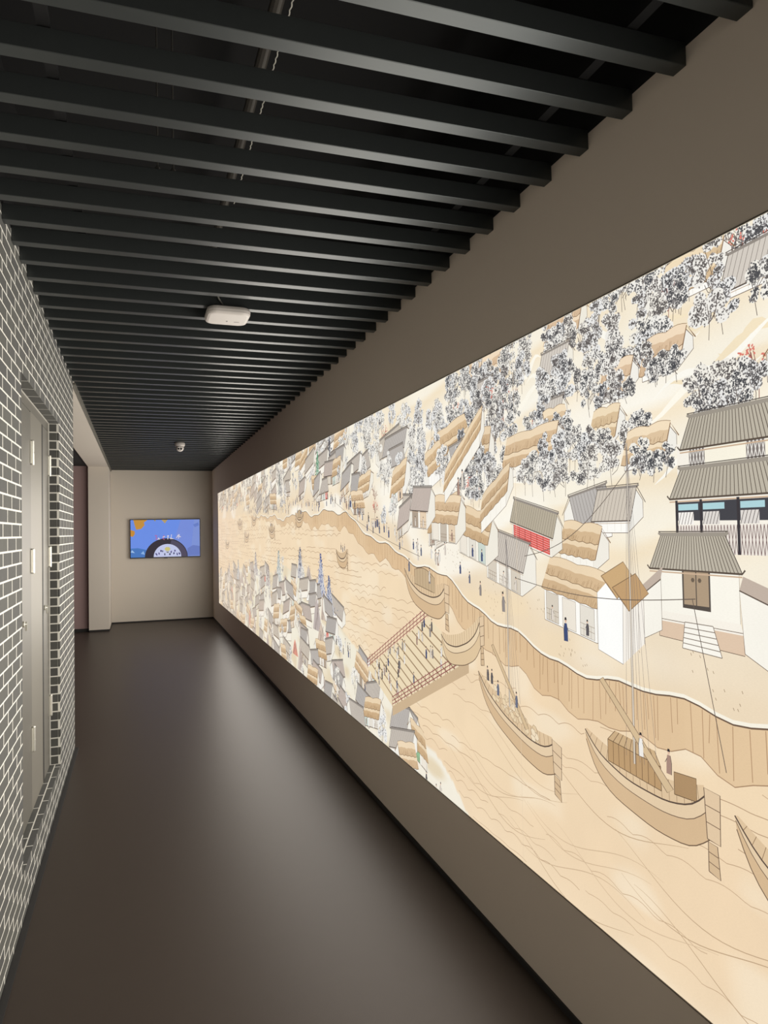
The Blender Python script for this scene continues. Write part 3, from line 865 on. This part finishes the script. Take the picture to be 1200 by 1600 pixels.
    for x0 in (0.06, 0.14, 0.25, 0.34):
        IK.poly(F.P([(x0, 0.085), (x0 + 0.065, 0.085), (x0 + 0.065, 0.10), (x0, 0.10)]), (176, 214, 220))
        IK.poly(F.P([(x0, 0.05), (x0 + 0.05, 0.05), (x0 + 0.05, 0.08), (x0, 0.08)]), rnd.choice([(248, 244, 238), (226, 220, 214)]))
        IK.strokes([F.P([(x0 + 0.01 * i, 0.05), (x0 + 0.01 * i + 0.01, 0.08)]) for i in range(5)], lw * 0.7, (80, 70, 70))
    for x0, x1 in ((0.058, 0.13), (0.138, 0.24), (0.248, 0.33), (0.338, 0.42)):
        IK.poly(F.P([(x0, -0.02), (x1, -0.02), (x1, 0.048), (x0, 0.048)]), (238, 230, 220))
        m = int((x1 - x0) / 0.009)
        IK.strokes([F.P([(x0 + (x1 - x0) * i / m, -0.02), (x0 + (x1 - x0) * (i + 1) / m, 0.048)]) for i in range(m)] + [F.P([(x0 + (x1 - x0) * (i + 1) / m, -0.02), (x0 + (x1 - x0) * i / m, 0.048)]) for i in range(m)], lw * 0.7, (112, 84, 84))
    IK.polys([F.P([(x, -0.02), (x + 0.008, -0.02), (x + 0.008, 0.11), (x, 0.11)]) for x in (0.05, 0.13, 0.24, 0.33)], (62, 58, 62))
    # side roof of the yard
    house(1.66, 1.52, 0.16, 0.06, 0.07, 0.12, 0.16, -1, 'tile', False)
    house(1.74, 1.53, 0.15, 0.045, 0.06, 0.1, 0.0, 1, 'tile', False)
    # gate house
    G = Frame(1.46, 1.34)
    IK.poly(G.P([(-0.01, -0.03), (0.24, -0.035), (0.24, 0.10), (-0.01, 0.10)]), (252, 248, 236))
    outline(G.P([(-0.01, -0.03), (0.24, -0.035), (0.24, 0.10), (-0.01, 0.10)]), lw * 0.8)
    IK.poly(G.P([(0.065, 0.005), (0.155, 0.003), (0.155, 0.10), (0.065, 0.10)]), (86, 78, 72))
    IK.polys([G.P([(0.07, 0.014), (0.109, 0.014), (0.109, 0.10), (0.07, 0.10)]), G.P([(0.112, 0.014), (0.15, 0.014), (0.15, 0.10), (0.112, 0.10)])], (176, 154, 128))
    IK.polys([G.P([(0.10 + 0.006 * math.cos(a), 0.075 + 0.006 * math.sin(a)) for a in [j * 1.0472 for j in range(6)]]), G.P([(0.122 + 0.006 * math.cos(a), 0.075 + 0.006 * math.sin(a)) for a in [j * 1.0472 for j in range(6)]])], (110, 96, 82))
    hip(G, -0.05, 0.25, 0.098, 0.085, 0.045, 28)
    IK.poly(G.P([(-0.02, -0.075), (0.25, -0.085), (0.25, -0.035), (-0.02, -0.03)]), (226, 200, 174))
    IK.poly(G.P([(-0.02, -0.035), (0.25, -0.04), (0.24, -0.015), (-0.01, -0.01)]), (250, 244, 232))
    outline(G.P([(-0.02, -0.075), (0.25, -0.085), (0.25, -0.035), (-0.02, -0.03)]), lw * 0.7)
    IK.poly(G.P([(0.07, -0.03), (0.16, -0.03), (0.185, -0.10), (0.06, -0.095)]), (252, 248, 238))
    IK.strokes([G.P([(0.07 - 0.010 * u, -0.03 - 0.065 * u), (0.16 + 0.025 * u, -0.03 - 0.07 * u)]) for u in (0, .2, .4, .6, .8, 1)] + [G.P([(0.07, -0.03), (0.06, -0.095)]), G.P([(0.16, -0.03), (0.185, -0.10)])], lw * 0.9, (130, 116, 104))
    # yard walls
    for pts, cp in (([(0.25, -0.08), (0.60, -0.24), (0.60, -0.06), (0.24, 0.06)], 1), ([(-0.10, -0.10), (-0.01, -0.06), (-0.01, 0.07), (-0.09, 0.02)], 0)):
        IK.poly(G.P(pts), (251, 247, 236)); outline(G.P(pts), lw * 0.7)
        IK.poly(G.P([pts[3], pts[2], (pts[2][0] + 0.01, pts[2][1] + 0.035), (pts[3][0] + 0.012, pts[3][1] + 0.032)]), (196, 180, 166))
        IK.stroke(G.P([pts[3], pts[2]]), lw * 1.4, (100, 86, 76))
    # thatched open shops and their white boarded end
    house(1.92, 1.43, 0.17, 0.05, 0.06, 0.12, -0.10, 1, 'thatch', False)
    house(2.02, 1.245, 0.28, 0.115, 0.06, 0.16, -0.14, 1, 'thatch', True)
    E = Frame(1.735, 1.20)
    IK.poly(E.P([(0, -0.01), (0.11, -0.035), (0.115, 0.16), (0.06, 0.20), (0, 0.155)]), (255, 255, 252))
    IK.poly(E.P([(0.11, -0.035), (0.20, 0.035), (0.20, 0.19), (0.115, 0.16)]), (248, 242, 232))
    IK.strokes([E.P([(0.11 + 0.09 * u, -0.035 + 0.07 * u), (0.115 + 0.085 * u, 0.16 + 0.03 * u)]) for u in (0, .25, .5, .75, 1)] + [E.P([(0, -0.01), (0.11, -0.035)]), E.P([(0, -0.01), (0, 0.155)])], lw * 0.7, (140, 128, 118))
    for x, y, c in ((0.02, 0.155, (206, 172, 126)), (0.07, 0.125, (196, 160, 116))):
        pp = E.P([(x, y + 0.05), (x + 0.07, y - 0.01), (x + 0.15, y + 0.045), (x + 0.10, y + 0.095)])
        IK.poly(pp, c); outline(pp, lw, (130, 104, 78))
        IK.strokes([[pp[1], (pp[1][0] + (pp[0][0] - pp[1][0]) * u, pp[1][1] + (pp[0][1] - pp[1][1]) * u + 0.004)] for u in (.3, .6, .9)], lw * 0.6, (150, 120, 88))
    # red shuttered storehouse
    house(2.22, 1.505, 0.25, 0.075, 0.055, 0.1, -0.22, 1, 'tile', False, roof=(186, 176, 156))
    RF = Frame(2.22, 1.505, 1, -0.22)
    IK.poly(RF.P([(0.01, 0.006), (0.24, 0.006), (0.24, 0.058), (0.01, 0.058)]), (222, 92, 86))
    IK.strokes([RF.P([(0.01, 0.006 + 0.0075 * i), (0.24, 0.006 + 0.0075 * i)]) for i in range(8)], lw * 0.7, (250, 200, 190))
    IK.strokes([RF.P([(0.01 + 0.0383 * i, 0.006), (0.01 + 0.0383 * i, 0.058)]) for i in range(7)], lw * 1.1, (140, 54, 54))
    # shops stepping down along the bank
    for s, t, w, kd in ((2.42, 1.36, .26, 'tile'), (2.66, 1.45, .24, 'thatch'), (2.95, 1.50, .26, 'thatch'), (3.2, 1.56, .2, 'tile')):
        house(s, t, w, 0.095, 0.07, 0.15, -0.20 if s < 2.7 else -0.06, 1, kd, True)
    # long thatched lane roof running up the slope
    house(2.80, 1.66, 0.34, 0.07, 0.05, 0.07, 0.62, 1, 'thatch', False)
    house(2.46, 1.53, 0.2, 0.06, 0.055, 0.09, 0.5, 1, 'thatch', False)
    # --- walkers on the shore
    for i in range(150):
        s = rnd.uniform(2.3, 9.0)
        figure(s, up(s) + rnd.uniform(0.015, 0.085) + 0.01, rnd.uniform(0.8, 1.0))
    for s, t in ((2.62, 1.72), (2.66, 1.69), (1.9, 1.19), (2.3, 1.24)): figure(s, t, 1.25)

    # --- near bank on the left: houses, rocks and dark firs
    its = []
    s = 3.0
    while s < 11.9:
        l = lo(s)
        t = l - 0.06
        while t > M0 - 0.08:
            ss_ = s + rnd.uniform(-.12, .12); p = rnd.random()
            if t < lo(ss_) - 0.03:
                if p < 0.62: its.append((t, 'h', (ss_, t - 0.06, rnd.uniform(0.16, 0.32), rnd.uniform(0.06, 0.09), rnd.uniform(0.055, 0.08), rnd.uniform(0.12, 0.18), rnd.uniform(-0.3, 0.25), rnd.choice((1, -1)), 'thatch' if rnd.random() < 0.22 else 'tile', rnd.random() < 0.55)))
                elif p < 0.86: its.append((t, 't', (ss_, t - 0.06, rnd.uniform(0.12, 0.2), rnd.uniform(0.12, 0.18), 46)))
                elif s > 5.0: its.append((t, 'r', (ss_, t - 0.06)))
                else: its.append((t, 'p', (ss_, t - 0.04)))
            t -= 0.10
        s += 0.26 if s < 5 else 0.34
    for s, t, hh, c in ((5.05, 1.02, 0.36, (62, 80, 140)), (4.82, 0.93, 0.30, (70, 84, 128)), (5.75, 1.12, 0.30, (78, 82, 104)), (6.7, 1.03, 0.34, (112, 138, 142)), (8.1, 1.02, 0.3, (96, 92, 108)), (9.6, 0.84, 0.34, (66, 96, 130)), (10.6, 0.8, 0.3, (120, 110, 120)), (7.3, 0.95, 0.26, (110, 98, 98))):
        its.append((t + 0.06, 'c', (s, t, hh, c, 0.17 + 0.015 * s)))
    its.sort(key=lambda q: -q[0])
    for _, k, a in its:
        if k == 'h': house(*a)
        elif k == 't': tree(*a)
        elif k == 'c': conifer(*a)
        elif k == 'p':
            for i in range(5): figure(a[0] + rnd.uniform(-.12, .12), a[1] + rnd.uniform(-.03, .03))
        else:
            s, t = a                                            # craggy rock
            w = rnd.uniform(0.2, 0.35); hh = rnd.uniform(0.12, 0.26)
            IK.poly([(s - w / 2, t), (s + w / 2, t), (s + w * 0.25, t + hh * 0.7), (s + w * 0.05, t + hh), (s - w * 0.2, t + hh * 0.6)], rnd.choice([(206, 192, 182), (214, 196, 180), (196, 184, 180), (232, 150, 130) if rnd.random() < .3 else (204, 190, 176)]))
            IK.strokes([[(s + w * rnd.uniform(-.2, .2), t + hh * rnd.uniform(0.5, 0.9)), (s + w * rnd.uniform(-.45, .45), t)] for _ in range(9)], W(s), (130, 116, 112))
    # --- a plank landing stage reaching out from the near bank, with red rails
    a0, a1 = (3.95, 0.74), (3.02, 1.14)
    def PB(u, v): return (a0[0] + (a1[0] - a0[0]) * u - 0.42 * v, a0[1] + (a1[1] - a0[1]) * u - 0.13 * v)
    IK.poly([PB(0, 0), PB(1, 0), PB(1, 1), PB(0, 1)], (238, 220, 186))
    for i in range(1, 13):
        IK.poly([PB(i / 13, 0), PB(i / 13 + 0.012, 0), PB(i / 13 + 0.012, 1), PB(i / 13, 1)], (160, 134, 104))
    IK.poly([PB(0, 1), PB(1, 1), (PB(1, 1)[0], PB(1, 1)[1] - 0.05), (PB(0, 1)[0], PB(0, 1)[1] - 0.05)], (206, 180, 146))
    for i in range(44):
        u, v = rnd.random(), rnd.uniform(0.08, 0.9); figure(*PB(u, v), 0.95)
    for v in (0, 1):
        rails = [[(PB(u, v)[0], PB(u, v)[1] + hh) for u in [j / 20 for j in range(21)]] for hh in (0.012, 0.03, 0.05)]
        posts = [[PB(j / 20, v), (PB(j / 20, v)[0], PB(j / 20, v)[1] + 0.058)] for j in range(21)]
        IK.strokes(rails, 0.0042, (150, 84, 84)); IK.strokes(posts, 0.005, (132, 70, 72))
    # --- boats
    for s, t, L, c in ((5.6, 1.58, .35, 'mat'), (4.6, 1.30, .32, ''), (7.2, 1.48, .4, 'mat'), (8.6, 1.42, .45, ''), (9.6, 1.58, .5, 'mat'), (8.0, 1.62, .4, ''), (10.6, 1.3, .5, '')):
        boat(s, t, L, 0.8, rnd.choice((1, -1)), 0.0, cargo=c, people=3)
    boat(3.30, 1.18, 0.42, 1.15, 1, -0.12, cargo='mat', people=3)
    boat(2.86, 0.92, 0.34, 1.1, 1, 0.28, hull=(224, 198, 160), cargo='', people=0)
    boat(2.50, 0.83, 0.52, 1.0, 1, -0.26, cargo='sacks', mast=0.62, people=4)
    boat(1.80, 0.77, 0.42, 1.12, 1, -0.06, cargo='box', mast=0.78, people=2)
    boat(1.24, 0.72, 0.42, 1.1, 1, -0.30, cargo='box', mast=0.0, people=2)
    boat(0.5, 0.6, 0.5, 1.1, 1, -0.1, cargo='sacks', mast=0.6, people=2)
    # tow ropes
    for (x0, y0), (x1, y1), sag in (((1.565, 1.72), (2.14, 1.45), 0.06), ((2.2, 1.37), (1.35, 1.37), 0.03), ((1.36, 1.37), (1.27, 0.98), 0.0), ((4.6, 1.74), (3.1, 1.42), 0.03)):
        IK.stroke([(x0 + (x1 - x0) * i / 16, y0 + (y1 - y0) * i / 16 - sag * math.sin(math.pi * i / 16)) for i in range(17)], 0.0022, (100, 88, 80))
    # film seams
    for s in (2.19, 4.6, 7.0, 9.4, -0.2): IK.stroke([(s, M0), (s, M1)], 0.0016, (226, 206, 178))

lightbox = tag(empty('light_box', (XR, (MY0 + MY1) / 2, M0)), 'long backlit picture of a river town filling the taupe wall', 'light box')
lb = Vector((XR, (MY0 + MY1) / 2, M0))
def off(lst): return [(a - lb.x, b - lb.x, c - lb.y, d - lb.y, e - lb.z, f - lb.z) for a, b, c, d, e, f in lst]
boxes('frame', off([(XR - 0.009, XR, MY0 - 0.003, MY1 + 0.003, M0 - 0.003, M0), (XR - 0.009, XR, MY0 - 0.003, MY1 + 0.003, M1, M1 + 0.003),
                    (XR - 0.009, XR, MY0 - 0.003, MY0, M0, M1), (XR - 0.009, XR, MY1, MY1 + 0.003, M0, M1)]), MT['alu'], lightbox)
print_mat = ink_mat('backlit print', PRINT_STRENGTH)
ink_loc = (XR - 0.006 - lb.x, -lb.y, -lb.z)
fm = film_mesh(); fm.materials.append(print_mat)
film = link('printed_film', fm, lightbox, ink_loc)
film['label'] = 'cream and tan printed film'
paint_picture()
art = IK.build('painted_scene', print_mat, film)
print_mat.cycles.emission_sampling = 'NONE'
art['label'] = 'ink drawn houses, trees, boats and water lines'
print('ink layers', IK.top, 'faces', len(IK.f))
# added fill lamp just in front of the film, lights the corridor beyond the print's glow
ld = bpy.data.lights.new('light_box_fill', 'AREA')
ld.shape = 'RECTANGLE'; ld.size = MY1 - MY0 - 0.02; ld.size_y = M1 - M0 - 0.02
ld.energy = LIGHTBOX_FILL_WATTS; ld.color = (1.0, 0.965, 0.91)
lo_ = bpy.data.objects.new('light_box_fill', ld); COL.objects.link(lo_)
lo_.parent = lightbox
lo_.matrix_local = Matrix(((0, 0, 1, -0.0135), (1, 0, 0, 0), (0, 1, 0, (M1 - M0) / 2), (0, 0, 0, 1)))

# ------------------------------------------------------------------ television on the end wall
TX0, TX1, TZ0, TZ1, TY = -0.143, 1.054, 1.122, 1.808, YEND
tv = tag(empty('television', ((TX0 + TX1) / 2, TY - 0.002, TZ0)), 'wide flat television glowing blue on the pale end wall', 'television')
tc_ = Vector(((TX0 + TX1) / 2, TY, TZ0))
TW, TH = TX1 - TX0, TZ1 - TZ0
boxes('casing', [(-TW / 2, TW / 2, -0.062, -0.024, 0, TH)], MT['tvbody'], tv, bevel=0.003, segs=1)
boxes('wall_bracket', [(-0.25, 0.25, -0.024, 0, 0.15, 0.5)], MT['tvbody'], tv)
boxes('maker_badge', [(-0.03, 0.03, -0.066, -0.06, -0.008, 0.006)], MT['tvbody'], tv)
SK = Ink(-TW / 2 + 0.012, TW / 2 - 0.012, 0.016, TH - 0.012, 0.02)
def tvp(lst): return [(TW / 2 - 0.012 - u * (TW - 0.024), 0.016 + v * (TH - 0.028)) for u, v in lst]
def blob(cx, cy, rx, ry, n=14, a0=0, a1=6.2832, j=0.0, rr=random.Random(3)):
    return [(cx + rx * (1 + rr.uniform(-j, j)) * math.cos(a0 + (a1 - a0) * i / n), cy + ry * (1 + rr.uniform(-j, j)) * math.sin(a0 + (a1 - a0) * i / n)) for i in range(n + (0 if a1 - a0 > 6 else 1))]
def sp(lst, col): SK.poly(tvp(lst), col)
sp([(0, 0), (1, 0), (1, 1), (0, 1)], (112, 150, 242))
sp([(0.55, 0.0), (1, 0), (1, 1), (0.72, 1)], (126, 150, 230)); sp([(0.86, 0.0), (1, 0), (1, 1), (0.92, 1)], (134, 156, 226))
sp([(0, 0.0), (0.24, 0), (0.22, 0.2), (0.1, 0.25), (0, 0.24)], (74, 126, 200))
sp([(0.0, 0.14), (0.06, 0.12), (0.02, 0.2)], (170, 205, 245)); sp([(0.14, 0.1), (0.2, 0.07), (0.18, 0.17)], (150, 190, 240))
sp([(0.80, 0.02), (1, 0.02), (1, 0.27), (0.9, 0.3), (0.82, 0.22)], (112, 132, 204))
sp([(0.04, 1), (0.24, 1), (0.19, 0.93), (0.2, 0.86), (0.15, 0.76), (0.08, 0.74), (0.06, 0.85)], (206, 150, 62))
sp([(0.0, 0.74), (0.06, 0.7), (0.06, 0.62), (0.03, 0.55), (0, 0.57)], (208, 146, 56))
sp([(0.44, 1), (0.53, 1), (0.49, 0.9)], (190, 164, 110)); sp([(0.33, 1), (0.36, 1), (0.35, 0.95)], (160, 150, 110))
sp([(0.9, 0.86), (0.98, 0.92), (0.99, 0.84), (0.93, 0.79)], (110, 134, 210))
sp(blob(0.51, 0.0, 0.31, 0.50, 20, 0, math.pi), (52, 46, 58))
sp(blob(0.51, 0.0, 0.30, 0.47, 20, 0, math.pi * 0.42) + [(0.51, 0)], (84, 78, 100))
sp(blob(0.525, 0.0, 0.20, 0.345, 18, 0, math.pi), (206, 212, 246))
sp(blob(0.525, 0.21, 0.045, 0.06, 6), (214, 206, 130)); sp([(0.5, 0.14), (0.55, 0.14), (0.53, 0.1)], (120, 120, 110))
kr = random.Random(8)
for cx, cy in ((0.365, 0.07), (0.40, 0.10), (0.43, 0.15), (0.46, 0.14), (0.49, 0.07), (0.555, 0.06), (0.575, 0.14), (0.62, 0.10), (0.635, 0.17), (0.66, 0.08), (0.70, 0.08)):
    for _ in range(2):
        sp(blob(cx + kr.uniform(-.008, .008), cy + kr.uniform(-.02, .02), 0.009, 0.03, 5, j=0.4, rr=kr), kr.choice([(64, 60, 120), (90, 80, 140), (52, 60, 96)]))
# the short title standing over the arch
TT = [((0.345, 0.58), (0.375, 0.57), (0.36, 0.53), (0.385, 0.49), (0.35, 0.47)), ((0.38, 0.48), (0.42, 0.48)), ((0.40, 0.52), (0.40, 0.48)), ((0.475, 0.58), (0.46, 0.49), (0.485, 0.46)), ((0.455, 0.53), (0.49, 0.55)),
      ((0.52, 0.56), (0.55, 0.56)), ((0.535, 0.58), (0.53, 0.47)), ((0.585, 0.6), (0.575, 0.47)), ((0.56, 0.5), (0.61, 0.48)), ((0.655, 0.5), (0.69, 0.6)), ((0.67, 0.56), (0.72, 0.53)), ((0.70, 0.6), (0.685, 0.48))]
for i, p in enumerate(TT):
    SK.stroke(tvp(p), 0.012, (206, 90, 140) if i in (0, 3) else (226, 220, 238) if i % 2 else (250, 240, 236))
tv_mat = ink_mat('glowing screen', 0.85, 0.03)
# picture is drawn in the same y,z layers, then turned to face down the corridor
scr = SK.build('screen', tv_mat, tv)
scr.rotation_euler = (0, 0, math.pi / 2)
scr.location = (0, -0.0625, 0)
scr['label'] = 'blue picture with a dark arch and yellow leaves'

# ------------------------------------------------------------------ wireless access point under the slats
ap = tag(empty('access_point', (0.435, 3.59, ZC)), 'white rounded wireless access point hanging under the slats', 'access point')
def rounded(bm, sx, sy, r, levels, seg=8):
    rings = []
    for z, ins in levels:
        ring = []
        for qx, qy, a0 in ((1, 1, 0), (-1, 1, math.pi / 2), (-1, -1, math.pi), (1, -1, 1.5 * math.pi)):
            for i in range(seg + 1):
                a = a0 + math.pi / 2 * i / seg
                rr = max(0.004, r - ins)
                ring.append(bm.verts.new((qx * (sx - r) + rr * math.cos(a), qy * (sy - r) + rr * math.sin(a), z)))
        rings.append(ring)
    for a, b in zip(rings, rings[1:]):
        for i in range(len(a)):
            j = (i + 1) % len(a); bm.faces.new((a[i], a[j], b[j], b[i]))
    bm.faces.new(rings[0]); bm.faces.new(list(reversed(rings[-1])))
bm = bmesh.new()
rounded(bm, 0.108, 0.108, 0.05, [(-0.002, 0.012), (-0.008, 0.004), (-0.020, 0.0), (-0.034, 0.002), (-0.041, 0.008), (-0.044, 0.018)])
obj('housing', bm, MT['white'], ap, smooth=False)
boxes('mounting_plate', [(-0.06, 0.06, -0.05, 0.05, -0.003, 0.0)], MT['rod'], ap)
boxes('status_light', [(-0.004, 0.004, 0.02, 0.034, -0.0448, -0.0438)], MT['led'], ap)
boxes('logo', [(0.036, 0.062, 0.026, 0.031, -0.0448, -0.0438)], MT['led'], ap)
bm = bmesh.new()
add_tube(bm, [(-0.02, -0.05, 0.004), (-0.05, -0.09, 0.03), (-0.09, -0.13, 0.10), (-0.10, -0.16, 0.22)], 0.004, 6)
obj('data_cable', bm, MT['rod'], ap)

# ------------------------------------------------------------------ turret security camera
tcam = tag(empty('security_camera', (0.494, 9.02, ZC)), 'small white turret security camera on the far slats', 'camera')
bm = bmesh.new()
add_lathe(bm, [(0.058, 0.0), (0.062, -0.006), (0.062, -0.030), (0.054, -0.044)], 32)
obj('base', bm, MT['white'], tcam, smooth=False)
bm = bmesh.new()
bmesh.ops.create_uvsphere(bm, u_segments=28, v_segments=18, radius=0.048)
ball = obj('ball', bm, MT['white'], tcam, (0, -0.004, -0.062), smooth=True)
fdir = Vector((-0.05, -0.93, -0.36)).normalized()
rot = fdir.to_track_quat('Z', 'Y')
bm = bmesh.new(); add_lathe(bm, [(0.031, 0.036), (0.031, 0.045), (0.028, 0.0465)], 24)
fp = obj('lens_plate', bm, MT['white'], ball); fp.rotation_mode = 'QUATERNION'; fp.rotation_quaternion = rot
for dx in (-0.015, 0.015):
    bm = bmesh.new(); add_lathe(bm, [(0.011, 0.044), (0.011, 0.0500), (0.008, 0.0510)], 16, c=(dx, 0, 0))
    e = obj('lens', bm, MT['dark'], ball); e.rotation_mode = 'QUATERNION'; e.rotation_quaternion = rot

# ------------------------------------------------------------------ services above the slats
bm = bmesh.new(); add_tube(bm, [(0.385, -1.0, 3.06), (0.385, 5.5, 3.06)], 0.02, 12)
tag(obj('conduit_pipe', bm, MT['pipe']), 'grey conduit pipe running above the slats', 'pipe')
bm = bmesh.new()
pts = [(0.407 + 0.0014 * math.sin(i * 1.26), 0.8 + i * 0.006, 2.99 + 0.0014 * math.cos(i * 1.26)) for i in range(380)]
add_tube(bm, pts, 0.0020, 5)
tag(obj('twisted_cable', bm, MT['cable']), 'pale twisted cable beside the pipe above the slats', 'cable')
for i, (x, y) in enumerate(((0.075, 1.62), (0.125, 1.62), (0.07, 2.42), (0.12, 2.42))):
    bm = bmesh.new()
    add_tube(bm, [(x, y, ZC + SH + 0.028), (x, y, ZTOP)], 0.003, 8)
    add_lathe(bm, [(0.008, ZC + SH + 0.03), (0.008, ZC + SH + 0.04)], 6, c=(x, y, 0))
    tag(obj('hanger_rod', bm, MT['rod']), ('thin steel hanger rod above the slats, in the %s pair %s' % (('nearer', 'nearer', 'farther', 'farther')[i], ('away from the pipe', 'towards the pipe')[i % 2])), 'rod', 'hanger rods above the slats')
bm = bmesh.new()
add_tube(bm, [(0.86, 1.775, 2.70), (0.872, 1.774, 2.722), (0.884, 1.775, 2.70), (0.86, 1.775, 2.70)], 0.003, 6)
tag(obj('cable_clip', bm, MT['cable']), 'small pale triangular clip between the near slats', 'clip')
bpy.context.view_layer.update()
